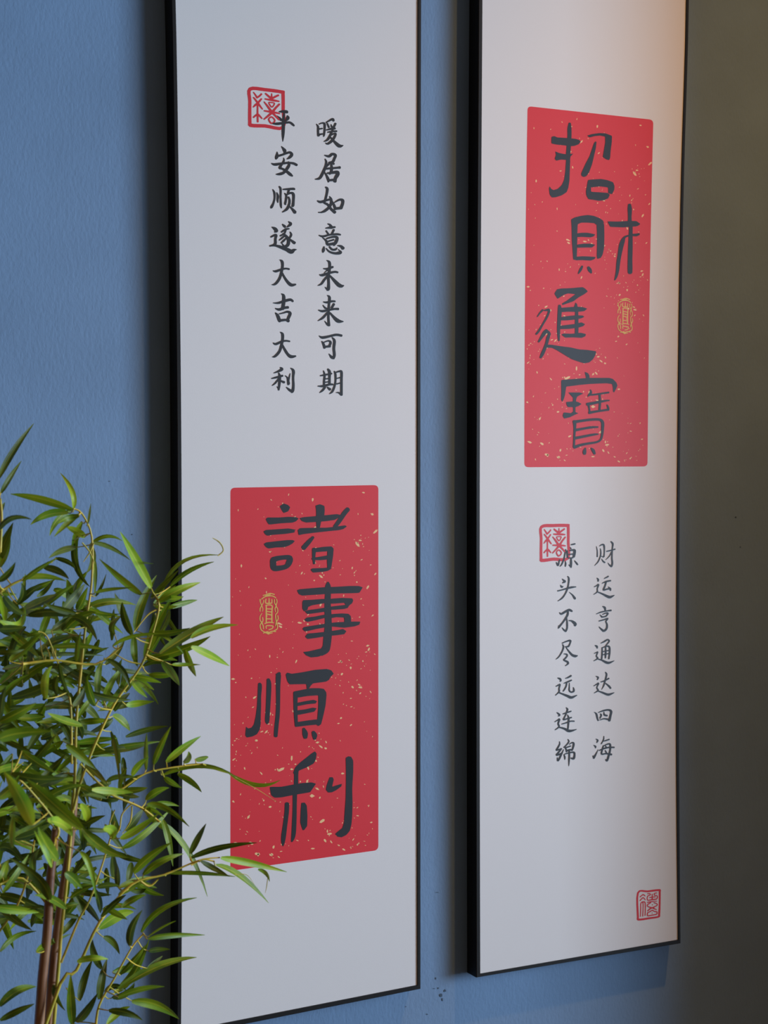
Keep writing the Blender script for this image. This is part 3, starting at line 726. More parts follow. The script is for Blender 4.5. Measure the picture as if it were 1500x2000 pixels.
MARKS = '''
A 470 150 12.5
S 23,30,8.5 60,31.5,8.5 100,37,8.5 103.5,41,8.5 104,80,8 103,124,8 60,120,8.5 26,118.5,9 22.5,110,8.5 22.5,60,8 23,30,8.5
S 31.5,38,3 36,44,4 40,50.5,5
S 51,42,4.5 46,47,4.5 40,51,4.5
S 31.5,50.5,3.5 37,57,4.5 43,65,5 48,72,4.5 53.5,79,3
S 51,54,4 43,63,5 36,69,5 31,74,3
S 41.5,65,4.5 41.5,78,4 41.5,92,4.5 42,110,4.5
S 31.5,99,4 37,94.5,4.5 42,92,5 47,96,4.5 52.5,102,3
S 61,41,4 68,47,5 75,53,5.5
S 76,41,2.5 76,50,4.5
S 92.5,45,4.5 84,49,5 77,53,5.5
S 60,54,3.5 70,56,5 83,58,5.5 94,60,3.5
S 69,63.5,3 76,63,3 83,65,3 76.5,74,3.5 69,63.5,3
S 57.5,61,2.5 64,69,4.5 72,80,5.5 77,87,6
S 95,67,4.5 86,76,5 77,87,6 68,95,5 57.5,103.5,3.5
S 58,83,3.5 70,85,5 85,87.5,5 96,90,3
S 78,88,5 87,97,4.5 94,105,3.5
S 76,98,3.5 69,104,3.5 76,114,4 84,107,3.5 76,98,3.5
B 1230 1725 20
S 32,38,7 70,32,7.5 115,27,8 117,35,8 117,80,7 115,120,8 112,131,7 75,137,7.5 35,142,8 32,130,8 32,38,7
S 40,54,4 47,48,4 53,44.5,4.5 60,50,4
S 40,68,4 47,61,4 53,56.5,4.5 61,65,3.5
S 42,130,3.5 43,95,4 44,78,4 52,73,5 60,76,4 61,100,4 60,126,4
S 52,73,4 52.5,95,3.5 51,129,4
S 70,41,3.5 79,41,4 80,46,4 70,51,4 70,66,4 88,64,5 106,61,4 107,49,4 97,47,4 97,40,4 106,38,3.5
S 88,42,3 88,62,5
S 78,56,4 100,53,4
S 69,75,4 85,72,4 106,70,3
S 82,76,4 70,84,4 70,90,4 80,94,4.5 88,96,6 97,92,4 107,86,4 106,80,3.5 95,76,4
S 88,84,3.5 89,85,3.5
S 70,108,4 80,100,5 88,96,6 97,100,4.5 105,103,3
S 88,106,4 78,112,4 71,115,4 70,127,4 85,125,4 105,121,4 106,112,4 97,110,4 88,106,4
S 87,116,3 88,117,3
O 490 1150 20
S 59,40,4 57,52,4.5 62,57,4.5 80,56,4.5 82,50,4 82,41,3.5
S 71,37,3 71,55,5
S 58,65,4 71,63,4 83,67,4.5 82,90,5 82,130,5
S 60,66,5 60,90,5.5 60,130,5
S 60,78,4 82,79,4
S 60,88,4 82,91,4
S 60,98,4 82,103,5
S 60,117,4 82,118,4
S 54,136,4 70,131,4.5 89,133,3
S 60,155,4 60,145,4 75,144,4 86,146,4 83,155,4 70,160,4
S 36,42,5 37,52,3.5 42,65,4 47,78,3 45,88,3
S 50,45,4 48,55,3 41,67,3.5 36,78,4 36,88,3.5
S 43,96,2.5 36,108,3.5 36,122,4 43,133,4.5 48,145,4 49,157,3.5
S 46,112,4 47,124,4 42,133,4 36,142,4 38,155,4 43,163,4 52,168,3.5
S 47,26,3 60,23,4 74,18,4 92,22,4
S 42,40,4 53,32,4 66,28,4.5 84,28,4 97,35,4
S 57,28,3 76,22,4
S 48,166,3 64,173,5 82,166,4 97,167,4
S 48,173,3 66,168,5 70,178,3
S 65,176,4 84,172,3
S 92,42,4 92,55,3.5 98,66,4.5 94,78,3.5 96,90,3
S 100,41,4 102,52,3.5 98,66,4.5 104,78,3.5 104,92,3.5 97,100,4 97,115,4 100,131,4 104,145,4 102,157,4 90,164,4
S 105,105,4 106,118,4 99,131,4 96,145,3
'''
G = parse(GLYPHS); SEALS = {k: (o, s) for k, o, s in parse(MARKS)}
left = thing('hanging_panel', 'left hanging panel, red block near its foot and two columns of small black writing above', 'wall art', (1.03, FACE, 0.58), 'tall framed calligraphy panels')
right = thing('hanging_panel', 'right hanging panel, red block in its upper half and small grey writing below it', 'wall art', (1.56, FACE, 0.58), 'tall framed calligraphy panels')
panel(left, [(339.5, -112), (343, 0), (346, 150), (349.5, 400), (354, 830), (355.3, 1200), (356, 1600), (353.8, 1990), (353, 2015)],
      [(818, -112), (817, 0), (816, 450), (815.8, 900), (815.6, 1430), (816, 1924)],
      [(331.5, -120), (335.5, 0), (338.5, 150), (342, 400), (346.2, 830), (347.5, 1200), (348, 1600), (346, 1990), (345.5, 2027)],
      [(824, -120), (823, 0), (822, 450), (821.6, 900), (821.6, 1430), (821.7, 1931.5)], None)
panel(right, [(943, -100), (942.3, 0), (939.7, 430), (937.2, 900), (937, 1430), (938, 1902)],
      [(1344, -75), (1341, 0), (1339, 100), (1329.8, 420), (1324, 900), (1321.8, 1420), (1325, 1835.5)],
      [(936, -108), (935.3, 0), (932.6, 430), (930.2, 900), (930, 1430), (930.5, 1909.5)],
      [(1349, -83), (1346, 0), (1344, 100), (1334.8, 420), (1328.8, 900), (1326.8, 1420), (1329.6, 1842.5)], None)
LC = [(450, 952.7), (739, 947.3), (739, 1660.4), (450, 1700.9)]
RCN = [(1030.3, 207.3), (1276, 234), (1264.6, 911), (1024, 912.6)]
red_panel(left, LC, 0.0); red_panel(right, RCN, -1.5, 9)
flecks(left, LC, 3); flecks(right, RCN, 3)
for k, org, st in G:
    vs, fs = draw(st, org)
    film('large_character' if k in 'LR' else 'small_character', vs, fs, Z_INK, M_ink, left if k in 'Ll' else right)
A_v, A_f = draw(SEALS['A'][1], SEALS['A'][0]); B_v, B_f = draw(SEALS['B'][1], SEALS['B'][0]); O_v, O_f = draw(SEALS['O'][1], SEALS['O'][0])
film('seal_stamp', A_v, A_f, Z_SEAL, M_seal, left)
film('seal_stamp', remap(A_v, (485.5, 169, 556.5, 253.5), (1055.2, 1025, 1112.4, 1094)), A_f, Z_SEAL, M_seal, right)
film('seal_stamp', B_v, B_f, Z_SEAL, M_seal, right)
film('seal_stamp', remap(B_v, (1244.5, 1741, 1290.5, 1796.5), (736, -66, 788.5, 5.5)), B_f, Z_SEAL, M_seal, left)
film('gold_seal', O_v, O_f, Z_SEAL, M_gold, left)
film('gold_seal', remap(O_v, (506.5, 1158, 544, 1240), (1206, 580, 1236, 655)), O_f, Z_SEAL, M_gold, right)

# ------------------------------------------------------------------ the artificial bamboo
def leaf_mat(name, c1, c2, vein, rough):
    m = bpy.data.materials.new(name); m.use_nodes = True; nt = m.node_tree; b = nt.nodes['Principled BSDF']
    at_ = nd(m, 'ShaderNodeTexCoord'); sep = nd(m, 'ShaderNodeSeparateXYZ'); nt.links.new(at_.outputs['UV'], sep.inputs[0])
    # fine parallel veins across the blade
    wv = nd(m, 'ShaderNodeMath', operation='MULTIPLY'); wv.inputs[1].default_value = 60; nt.links.new(sep.outputs[0], wv.inputs[0])
    sn = nd(m, 'ShaderNodeMath', operation='SINE'); nt.links.new(wv.outputs[0], sn.inputs[0])
    no = nd(m, 'ShaderNodeTexNoise'); no.inputs['Scale'].default_value = 22; nt.links.new(at_.outputs['Object'], no.inputs['Vector'])
    cr = nd(m, 'ShaderNodeValToRGB'); cr.color_ramp.elements[0].color = (*c1, 1); cr.color_ramp.elements[1].color = (*c2, 1)
    cr.color_ramp.elements[0].position = 0.35; cr.color_ramp.elements[1].position = 0.68
    nt.links.new(no.outputs['Fac'], cr.inputs[0])
    # pale midrib
    ab = nd(m, 'ShaderNodeMath', operation='SUBTRACT'); ab.inputs[1].default_value = 0.5; nt.links.new(sep.outputs[0], ab.inputs[0])
    a2 = nd(m, 'ShaderNodeMath', operation='ABSOLUTE'); nt.links.new(ab.outputs[0], a2.inputs[0])
    lt = nd(m, 'ShaderNodeMath', operation='LESS_THAN'); lt.inputs[1].default_value = 0.05; nt.links.new(a2.outputs[0], lt.inputs[0])
    mx = nd(m, 'ShaderNodeMix', data_type='RGBA'); mf = nd(m, 'ShaderNodeMath', operation='MULTIPLY'); mf.inputs[1].default_value = 0.6
    nt.links.new(lt.outputs[0], mf.inputs[0]); nt.links.new(mf.outputs[0], mx.inputs[0]); nt.links.new(cr.outputs[0], mx.inputs[6]); mx.inputs[7].default_value = (*vein, 1)
    nt.links.new(mx.outputs[2], b.inputs['Base Color'])
    b.inputs['Roughness'].default_value = rough; b.inputs['Specular IOR Level'].default_value = 0.5
    bu = nd(m, 'ShaderNodeBump'); bu.inputs['Strength'].default_value = 0.25; bu.inputs['Distance'].default_value = 0.0004
    nt.links.new(sn.outputs[0], bu.inputs['Height']); nt.links.new(bu.outputs[0], b.inputs['Normal'])
    tr = nd(m, 'ShaderNodeBsdfTranslucent'); ms = nd(m, 'ShaderNodeMixShader'); ms.inputs[0].default_value = 0.35
    nt.links.new(mx.outputs[2], tr.inputs[0]); nt.links.new(b.outputs[0], ms.inputs[1]); nt.links.new(tr.outputs[0], ms.inputs[2])
    nt.links.new(ms.outputs[0], nt.nodes['Material Output'].inputs[0])
    return m
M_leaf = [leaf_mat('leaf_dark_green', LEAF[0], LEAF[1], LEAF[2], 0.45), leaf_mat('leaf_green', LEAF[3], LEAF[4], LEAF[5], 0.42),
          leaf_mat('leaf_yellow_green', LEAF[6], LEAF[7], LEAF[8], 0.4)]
M_twig = noise_bump(mat('yellow_green_stem', (0.38, 0.33, 0.03), 0.5), 60, 0.2, 0.001, (1, 1, 1), 4, ((0.30, 0.30, 0.02), (0.75, 0.52, 0.05), 30))
M_cane = noise_bump(mat('brown_cane', (0.26, 0.12, 0.06), 0.38), 25, 0.25, 0.001, (12, 12, 1), 5, ((0.17, 0.075, 0.04), (0.40, 0.20, 0.09), 14))
M_soil = noise_bump(mat('moss_soil', (0.05, 0.035, 0.02), 0.95), 60, 1.0, 0.01)
M_pot = noise_bump(mat('grey_ceramic', (0.12, 0.12, 0.12), 0.35), 12, 0.05, 0.001)
PZ = 1.78                          # distance of the stems, about 45 cm in front of the wall
pot_c = at(60, 2050, PZ); POT = Vector((pot_c.x - 0.02, PZ, 0))
plant = thing('artificial_bamboo', 'artificial bamboo with narrow green leaves and brown canes in front of the left panel', 'plant', POT)
def tube(pts, rad, name, m, sub=4, ns=8, nodes=()):
    """tube along px points (x, y, Z), radius in metres per point"""
    q = catmull([(*at(x, y, Z), r) for (x, y, Z), r in zip(pts, rad)], sub)
    vs, fs = [], []; n = len(q)
    for i, p in enumerate(q):
        c = Vector(p[:3]) - POT; a, b = Vector(q[max(0, i - 1)][:3]), Vector(q[min(n - 1, i + 1)][:3])
        t = (b - a).normalized(); u = t.cross(Vector((0.3, 1, 0.1))).normalized(); v = t.cross(u); r = p[3]
        for k in range(ns):
            an = 2 * math.pi * k / ns; vs.append(c + (u * math.cos(an) + v * math.sin(an)) * r)
    for i in range(n - 1):
        for k in range(ns): fs.append((i * ns + k, i * ns + (k + 1) % ns, (i + 1) * ns + (k + 1) % ns, (i + 1) * ns + k))
    fs += [tuple(range(ns)), tuple(range((n - 1) * ns, n * ns))[::-1]]
    return mesh(name, vs, fs, m, plant, True)
def va(x, y): return (x / 2.6786, 780 + y / 2.6786)
def vb(x, y): return (x / 2.6786, 1380 + y / 2.6786)
STEMS = []
def stem(pts, r0, r1, name='stem', m=None, dz=0.0):
    P = [(*p, PZ + dz) for p in pts]; n = len(P)
    tube(P, [r0 + (r1 - r0) * i / (n - 1) for i in range(n)], name, m or M_twig)
    for a, b in zip(P, P[1:]):
        for k in range(6):
            t = k / 6; STEMS.append(tuple(a[j] + (b[j] - a[j]) * t for j in range(3)))
def down(p0, p1, zf):               # continue a stem to the soil
    a = at(*p0, PZ); b = at(*p1, PZ); d = (b - a).normalized(); t = (0.30 - b.z) / d.z
    q = b + d * t; q = Vector((POT.x + (q.x - POT.x) * zf, PZ, 0.30)); return px_of(q)
c1 = [vb(290, 640), vb(280, 760), vb(263, 900), vb(245, 1200), vb(205, 1661)]
c1.append(down(c1[-2], c1[-1], 0.25)); stem(c1, 0.0042, 0.0062, 'cane', M_cane)
c2 = [vb(395, 440), vb(370, 700), vb(330, 950), vb(290, 1250), vb(262, 1560)]
c2.append(down(c2[-2], c2[-1], 0.3)); stem(c2, 0.0038, 0.0062, 'cane', M_cane, 0.02)
c3 = [va(385, 572), va(430, 600), va(480, 720), va(480, 950), va(452, 1150), va(425, 1400), vb(398, 100), vb(390, 400), vb(350, 900), vb(318, 1200), vb(290, 1560)]
c3.append(down(c3[-2], c3[-1], 0.35)); stem(c3, 0.0009, 0.0024, 'stem', M_twig, 0.01)
c4 = [va(800, 1010), va(832, 1080), va(800, 1220), va(740, 1390), va(600, 1590), vb(500, 190), vb(420, 400), vb(385, 540)]
stem(c4, 0.0010, 0.0018)
c5 = [vb(1150, 790), vb(1040, 805), vb(860, 880), vb(690, 930), vb(520, 1130), vb(400, 1380), vb(240, 1660)]
c5.append(down(c5[-2], c5[-1], 0.4)); stem(c5, 0.0008, 0.0024, 'stem', M_twig, -0.01)
stem([vb(600, 600), vb(550, 780), vb(470, 1010), vb(410, 1120), vb(320, 1340)], 0.0009, 0.0015)
stem([vb(1060, 300), vb(930, 315), vb(760, 350), vb(620, 440), vb(540, 420), vb(420, 300)], 0.0009, 0.0014)
stem([vb(830, 600), vb(740, 530), vb(600, 470), vb(540, 430)], 0.0012, 0.0014, dz=-0.04)
stem([vb(1120, 810), vb(1060, 800), vb(1000, 830)], 0.0010, 0.0012)
stem([vb(750, 1190), vb(690, 1260), vb(600, 1420), vb(520, 1560), vb(500, 1680)], 0.0009, 0.0016)
stem([vb(830, 900), vb(780, 940), vb(720, 900)], 0.0010, 0.0016)
stem([va(-20, 1020), va(60, 970), va(140, 930), va(290, 835)], 0.0018, 0.0010)
stem([va(120, 1385), va(290, 1365), va(500, 1385), va(640, 1290)], 0.0016, 0.0010)
stem([va(300, 1370), va(340, 1500), va(370, 1600), vb(375, 300)], 0.0010, 0.0013)
stem([vb(-20, 1200), vb(90, 1040), vb(150, 870), vb(180, 700)], 0.0014, 0.0012, dz=0.05)
stem([va(0, 520), va(8, 620), va(0, 800)], 0.0016, 0.0018)
stem([vb(60, 350), vb(150, 430), vb(300, 620), vb(290, 700)], 0.0011, 0.0015, dz=-0.12)
stem([vb(0, 930), vb(120, 900), vb(260, 1050)], 0.0012, 0.0016)
# fine curls and forked tips
for cp, r in (([va(1140, 818), va(1168, 790), va(1150, 750), va(1112, 725)], 0.0008), ([vb(1230, 370), vb(1340, 430), vb(1450, 500)], 0.00035),
        ([vb(700, 500), vb(640, 560), vb(625, 640), vb(590, 690)], 0.0009), ([vb(690, 520), vb(682, 600), vb(640, 665)], 0.0009), ([vb(600, 540), vb(572, 620), vb(590, 655)], 0.0008),
        ([va(430, 750), va(470, 800), va(495, 860)], 0.0009), ([va(490, 752), va(470, 800), va(436, 850)], 0.0009), ([va(200, 1215), va(245, 1240), va(300, 1365)], 0.0009),
        ([va(820, 1100), va(770, 1130), va(700, 1220)], 0.0009), ([va(740, 1385), va(670, 1370), va(600, 1330)], 0.0009), ([vb(1400, 900), vb(1395, 940), vb(1388, 975)], 0.0005),
        ([vb(1230, 880), vb(1290, 880), vb(1330, 930)], 0.0004), ([va(500, 1600), va(530, 1560), va(560, 1620)], 0.0010), ([vb(60, 390), vb(100, 430), vb(150, 420)], 0.0011)):
    tube([(*p, PZ) for p in cp], [r] * (len(cp) - 1) + [r * 0.5], 'twig', M_twig, 5, 6)
# leaves: view, base, middle, tip, width, shade, depth offset
LEAF_DATA = '''
# view, base, mid, tip, width, shade(0 dark 1 mid 2 bright), depth offset (m, + = away)
a -10,420 70,270 178,125 40 0
a 5,490 50,410 112,322 32 0
a 0,610 10,570 25,540 25 1
a -10,690 60,620 165,628 35 0
a -20,860 20,760 68,645 60 0
a 0,880 30,800 55,720 45 1
a 380,575 215,520 55,495 48 2
a 385,570 375,480 315,385 34 2
a 355,595 250,605 160,655 48 2
a 415,610 350,620 305,650 38 1
a 460,650 468,600 475,545 16 1
a 445,720 400,690 345,665 45 2
a 470,760 555,715 640,740 26 1
a 480,750 570,770 680,840 30 0
a 790,985 710,840 628,692 58 2
a 740,1020 640,940 520,835 45 1
a 395,775 320,790 255,830 40 0
a 290,830 360,850 395,890 30 0
a 120,950 200,890 300,830 30 1
a 230,880 300,900 360,940 45 0
a 120,935 230,925 345,950 38 2
a -10,950 40,910 80,852 40 0
a 385,740 405,880 470,980 38 0
a 430,640 390,760 420,900 40 1
a 700,845 750,855 802,860 15 0
a 850,1010 950,855 1150,815 26 1
a 890,980 990,900 1120,850 34 1
a 830,1060 930,1000 1048,958 54 2
a 710,1210 740,1070 820,920 58 1
a 880,1090 960,1065 1032,1050 36 1
a 760,1350 810,1200 905,1030 58 1
a 690,1230 655,1140 640,1060 50 0
a 840,1330 1010,1220 1170,1138 58 1
a 1000,1250 1100,1200 1245,1180 44 2
a 770,1360 950,1310 1100,1240 58 1
a 810,1220 890,1260 960,1330 25 1
a 1000,1295 1100,1340 1200,1395 48 2
a 970,1310 995,1380 1025,1450 45 1
a 850,1370 900,1430 938,1497 52 1
a 900,1390 960,1390 1048,1388 26 1
a 590,1290 700,1240 870,1225 26 1
a 270,1300 400,1290 560,1310 38 1
a 240,1340 350,1330 540,1340 26 0
a 280,1190 430,1110 560,1065 30 1
a 430,1110 560,1060 710,1075 48 1
a 130,1100 220,1060 300,1018 54 0
a 320,1110 380,1040 445,965 58 0
a 150,1130 270,1110 400,1140 50 0
a 210,1240 240,1150 285,1060 45 1
a 270,1210 330,1170 410,1120 40 0
a 380,1140 450,1170 510,1265 46 0
a 460,1180 480,1160 490,1120 20 0
a 500,1030 530,980 555,915 20 0
a 500,1010 580,995 690,985 24 1
a 240,1290 310,1260 408,1228 48 0
a 50,1370 130,1310 220,1220 50 1
a 0,1160 100,1180 130,1080 46 2
a -10,1200 60,1200 130,1190 46 0
a 20,1030 70,1090 140,1130 48 0
a 90,1070 120,1020 110,960 40 0
a 0,1490 90,1420 200,1370 54 1
a 60,1560 200,1520 390,1420 54 0
a 300,1450 290,1500 300,1555 40 0
a 310,1380 330,1470 370,1560 30 0
a 500,1600 470,1530 455,1450 48 1
a 510,1570 510,1440 540,1370 44 1
a 540,1600 570,1500 640,1400 44 1
a 560,1610 620,1550 650,1470 48 1
a 560,1360 640,1420 680,1510 40 0
a 660,1600 720,1590 805,1580 44 2
a 690,1470 720,1510 770,1560 40 1
a 700,1230 700,1330 720,1400 45 1
a 600,1230 590,1180 640,1130 38 0
a 780,1440 850,1440 910,1440 40 1
a 380,1600 420,1560 440,1510 45 0
a 0,1580 60,1500 150,1440 40 1
b 590,50 640,80 680,128 48 1
b 470,250 640,210 840,182 42 1
b 450,310 500,350 570,420 42 0
b 765,330 765,230 768,140 30 1
b 805,300 840,210 893,105 42 1
b 870,290 950,220 1050,155 46 2
b 965,295 985,265 985,235 40 1
b 1020,275 1060,270 1090,265 35 1
b 690,360 730,310 780,265 42 1
b 620,450 690,390 760,355 38 0
b 850,360 1050,310 1240,370 34 1
b 1200,350 1340,410 1465,385 30 2
b 930,350 1000,390 1055,448 40 1
b 860,370 900,400 950,425 38 1
b 765,490 820,450 885,425 48 1
b 770,510 870,530 990,628 40 1
b 630,690 720,640 830,560 48 2
b 640,740 760,660 890,540 44 1
b 850,590 880,700 905,835 42 1
b 810,590 970,740 1085,995 38 1
b 995,770 1030,690 1078,612 42 0
b 1000,790 1150,735 1345,712 40 0
b 1155,790 1300,815 1500,865 48 2
b 1350,850 1390,870 1410,915 26 1
b 1130,830 1260,890 1405,1028 38 1
b 1050,810 1120,850 1200,890 36 0
b 870,870 1050,870 1230,890 28 1
b 740,1180 850,1060 1030,1000 38 1
b 780,1200 860,1150 920,1122 14 2
b 775,1215 900,1195 1072,1195 36 1
b 680,1250 690,1160 745,1065 50 0
b 540,1205 590,1230 625,1295 42 0
b 620,1480 830,1360 1030,1312 50 1
b 600,1500 700,1400 780,1220 52 1
b 770,1370 810,1340 850,1305 30 0
b 780,1280 830,1270 890,1270 34 0
b 620,1520 740,1480 860,1465 38 1
b 690,1540 820,1560 938,1635 58 1
b 570,1590 660,1600 745,1640 46 0
b 560,1660 620,1600 680,1570 45 2
b 415,1540 440,1430 483,1325 48 0
b 530,1370 490,1290 485,1220 46 0
b 380,1660 370,1540 370,1400 58 1
b 310,1440 290,1500 340,1590 40 0
b 400,1650 450,1590 510,1500 54 0
b 520,1530 530,1430 560,1320 52 0
b 0,1570 90,1490 190,1465 54 1
b 0,1640 90,1590 180,1555 42 0
b 520,1160 620,1090 700,1075 64 2
b 530,1100 600,1030 660,985 38 0
b 640,1050 700,1010 765,985 42 1
b 340,870 380,900 430,950 56 1 -0.2
b 420,760 470,840 505,1005 38 2 -0.25
b 370,1000 430,960 500,935 34 1
b 500,960 520,1030 525,1080 38 0
b 510,945 570,935 625,940 38 0
b 600,900 590,830 590,760 48 0
b 700,870 780,790 900,710 54 1
b 750,880 840,810 960,770 46 1
b 220,1110 330,1090 440,1115 38 0
b 50,1080 120,1060 220,1050 38 0
b 0,990 100,1010 250,1070 56 0
b 260,1010 200,900 50,790 64 0 -0.2
b 300,800 240,720 200,630 72 1 -0.25
b 430,640 270,500 140,380 80 1 -0.3
b 170,620 110,480 20,340 90 2 -0.4
b 65,740 65,640 70,560 38 1 -0.35
b 180,870 170,800 210,740 45 0
b 270,840 220,730 180,650 30 2 -0.3
b 0,740 60,750 130,830 56 0
b 0,930 20,860 45,800 46 1
b 0,170 100,140 270,130 72 1 -0.3
b 170,290 230,220 290,150 46 0
b 60,350 200,380 350,370 54 0 -0.2
b 430,640 540,740 670,790 62 1 -0.25
b 250,600 330,620 380,680 64 2 -0.3
b 400,640 470,600 550,570 46 0
b 420,510 450,560 450,600 54 2 -0.2
b 300,340 380,260 460,220 34 1
b 580,130 610,250 625,400 28 0
b 560,390 630,370 720,375 34 0
b 560,480 490,460 430,470 28 0
b 0,1280 80,1200 190,1175 34 1
b 190,1285 250,1240 370,1190 38 1
b 0,80 100,30 190,-20 60 1 -0.2
b 540,640 590,650 585,700 60 2 -0.3
b 380,60 420,120 430,170 50 0
b 200,470 300,440 400,400 50 0
b 0,560 60,500 130,470 60 0
b 0,640 70,650 150,690 50 0
b -10,480 50,430 100,360 60 1 -0.2
'''
def leaf(b, mid, t, w, Zb, Zm, Zt, tw, name='leaf'):
    A, B, C = at(*b, Zb), at(*mid, Zm), at(*t, Zt)
    w3_ = w / F_PX * (Zm / math.cos(YAW)) * 1.04
    vs, fs, uv = [], [], []; N = 9
    for i in range(N + 1):
        s = i / N
        # quadratic through the three points
        p = A * ((1 - s) * (1 - 2 * s)) + B * (4 * s * (1 - s)) + C * (s * (2 * s - 1))
        d = A * (4 * s - 3) + B * (4 - 8 * s) + C * (4 * s - 1); d.normalize()
        view = (p - Vector((0, 0, CAM_Z))).normalized()
        side = d.cross(view).normalized(); nrm = side.cross(d).normalized()
        side = (side * math.cos(tw) + nrm * math.sin(tw))
        up_ = side.cross(d).normalized()
        prof = (max(0.0, s + 0.03) ** 0.55 * (1 - s) ** 0.85 / 0.555) * (1 if s < 1 else 0)
        hw = max(w3_ / 2 * prof / max(0.45, math.cos(tw)), 0.0003)
        vs += [p - side * hw - POT - up_ * hw * 0.34, p - side * hw * 0.5 - POT - up_ * hw * 0.14, p - POT, p + side * hw * 0.5 - POT - up_ * hw * 0.14, p + side * hw - POT - up_ * hw * 0.34]
    for i in range(N):
        for k in range(4): fs.append((i * 5 + k, i * 5 + k + 1, i * 5 + k + 6, i * 5 + k + 5))
    return vs, fs, N
def add_leaf(b, mid, t, w, sh, dz, rnd):
    Z0_ = PZ + dz
    Zb = Z0_ + rnd.uniform(-.02, .02); Zt = Z0_ + rnd.uniform(-.07, .05); Zm = (Zb + Zt) / 2 + rnd.uniform(-.01, .01)
    vs, fs, N = leaf(b, mid, t, w, Zb, Zm, Zt, rnd.uniform(-.7, .7))
    me = bpy.data.meshes.new('leaf'); me.from_pydata([tuple(v) for v in vs], [], fs)
    uvl = me.uv_layers.new(name='UVMap')
    for poly in me.polygons:
        for li, vi in zip(poly.loop_indices, poly.vertices): uvl.data[li].uv = ((vi % 5) / 4, (vi // 5) / N)
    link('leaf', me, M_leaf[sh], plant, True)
    # short stalk from the leaf to its nearest stem
    best = min(STEMS, key=lambda s: (s[0] - b[0]) ** 2 + (s[1] - b[1]) ** 2 + ((s[2] - Zb) * 400) ** 2)
    dd = math.hypot(best[0] - b[0], best[1] - b[1])
    if 3 < dd < 60:
        TW.append(((best[0], best[1], best[2]), ((best[0] + b[0]) / 2 + rnd.uniform(-3, 3), (best[1] + b[1]) / 2 + rnd.uniform(-1, 5), (best[2] + Zb) / 2), (b[0], b[1], Zb)))
TW = []
rnd = random.Random(11)
for ln in LEAF_DATA.strip().split('\n'):
    if ln[0] == '#': continue
    k, b, mi, t, w, sh, *z = ln.split()
    f = va if k == 'a' else vb
    b, mi, t = (f(*(float(v) for v in p.split(','))) for p in (b, mi, t))
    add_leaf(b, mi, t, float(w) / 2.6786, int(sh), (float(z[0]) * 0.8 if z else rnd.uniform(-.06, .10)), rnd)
# inner leaves behind the outlined ones fill the dense left part of the crown
fans = [(va(800, 1230), -0.9), (va(760, 1370), -0.3), (va(820, 1060), -0.6), (va(700, 1440), 0.3), (va(640, 1520), -1.0), (va(830, 1100), 0.7), (vb(620, 450), -0.5), (vb(740, 520), -0.2),
        (vb(700, 920), -0.4), (vb(640, 970), -1.2), (vb(560, 1080), 0.5), (vb(620, 1400), -0.5), (vb(560, 1500), -0.9), (va(400, 600), 2.6), (va(480, 780), 2.2), (va(455, 1100), 0.4), (va(420, 1400), -0.8)]
for i in range(44):                  # extra leaves fanning out of the forks on the right of the crown
    (x, y), a = fans[i % len(fans)]; a += rnd.uniform(-.9, .9); L = rnd.uniform(45, 82); x += rnd.uniform(-12, 12); y += rnd.uniform(-12, 12)
    dx, dy = math.cos(a) * L, math.sin(a) * L; k = rnd.uniform(-9, 9)
    add_leaf((x, y), (x + dx / 2 - dy / L * k, y + dy / 2 + dx / L * k), (x + dx, y + dy + rnd.uniform(0, 10)), rnd.uniform(11, 17), rnd.choice((0, 1, 1, 1)), rnd.uniform(0.02, 0.14), rnd)
for i in range(NFILL):
    while True:
        x, y = rnd.uniform(-30, 215), rnd.uniform(1130, 1990)
        dens = 1.0 if (x < 150 and 1180 < y < 1780) else (0.45 if 1180 < y < 1760 else 0.22)
        if y > 1780 and x < 130: dens = 0.12
        if rnd.random() < dens: break
    s = min(STEMS, key=lambda s: (s[0] - x) ** 2 + (s[1] - y) ** 2)
    a = rnd.uniform(-math.pi, math.pi); L = rnd.uniform(58, 92)
    if rnd.random() < 0.6: a = rnd.choice((-0.4, -0.1, 0.3, 0.7, 2.6, 3.0, 3.5)) + rnd.uniform(-.25, .25)
    dx, dy = math.cos(a) * L, math.sin(a) * L; k = rnd.uniform(-9, 9)
    add_leaf((x, y), (x + dx / 2 - dy / L * k, y + dy / 2 + dx / L * k), (x + dx, y + dy + rnd.uniform(0, 12)), rnd.uniform(13, 20),
             rnd.choice((0, 0, 1, 1, 2)), rnd.uniform(-0.05, 0.16), rnd)
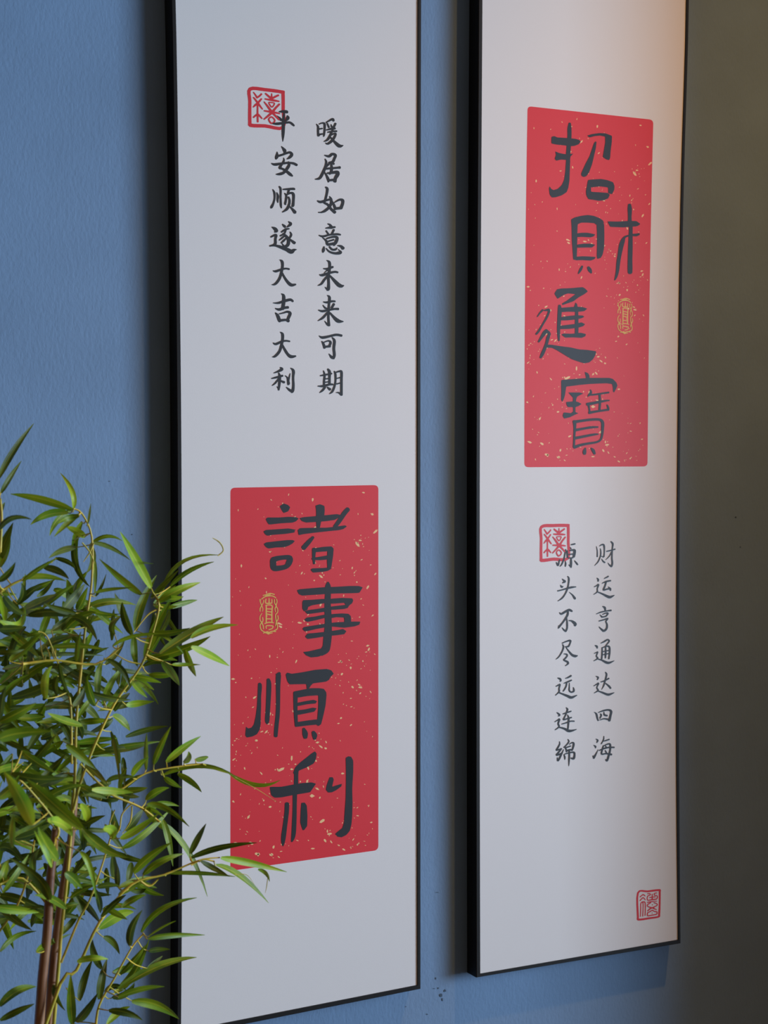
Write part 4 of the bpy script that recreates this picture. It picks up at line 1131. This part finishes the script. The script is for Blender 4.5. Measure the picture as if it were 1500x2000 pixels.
# the deepest leaves, too hidden to pick apart, in one part
mv, mf_, muv = [], [], []
for i in range(NMASS):
    x, y = (rnd.uniform(-40, 165), rnd.uniform(1150, 1800)) if i % 5 else (rnd.uniform(100, 260), rnd.uniform(1180, 1700))
    a = rnd.uniform(-math.pi, math.pi); L = rnd.uniform(55, 90); dx, dy = math.cos(a) * L, math.sin(a) * L * 0.7
    Zc = PZ + rnd.uniform(0.10, 0.26)
    vs, fs, N = leaf((x, y), (x + dx / 2, y + dy / 2 - rnd.uniform(-6, 8)), (x + dx, y + dy), rnd.uniform(11, 18), Zc, Zc, Zc + rnd.uniform(-.04, .04), rnd.uniform(-.8, .8))
    s = len(mv); mv += vs; mf_ += [tuple(s + k for k in q) for q in fs]; muv += [((k % 5) / 4, (k // 5) / N) for k in range(len(vs))]
me = bpy.data.meshes.new('leaf_mass'); me.from_pydata([tuple(v) for v in mv], [], mf_); uvl = me.uv_layers.new(name='UVMap')
for poly in me.polygons:
    for li, vi in zip(poly.loop_indices, poly.vertices): uvl.data[li].uv = muv[vi]
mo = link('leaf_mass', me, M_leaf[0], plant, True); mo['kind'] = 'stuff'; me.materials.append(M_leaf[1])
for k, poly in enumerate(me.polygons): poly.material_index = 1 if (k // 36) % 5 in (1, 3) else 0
for i, tpts in enumerate(TW):
    tube(list(tpts), [0.0009, 0.0008, 0.0006], 'twig', M_twig, 3, 5)
# pot and soil, below the view
def lathe(name, prof, m, parent, n=40):
    vs = [(r * math.cos(2 * math.pi * k / n), r * math.sin(2 * math.pi * k / n), z) for r, z in prof for k in range(n)]
    fs = [(i * n + k, i * n + (k + 1) % n, (i + 1) * n + (k + 1) % n, (i + 1) * n + k) for i in range(len(prof) - 1) for k in range(n)]
    fs.append(tuple(range(n))[::-1]); return mesh(name, vs, fs, m, parent, True)
lathe('pot', [(0.11, 0.0), (0.125, 0.02), (0.15, 0.30), (0.158, 0.33), (0.15, 0.335), (0.14, 0.32), (0.135, 0.27)], M_pot, plant)
lathe('soil', [(0.0, 0.27), (0.10, 0.275), (0.136, 0.27), (0.136, 0.295), (0.07, 0.305), (0.001, 0.31)], M_soil, plant)
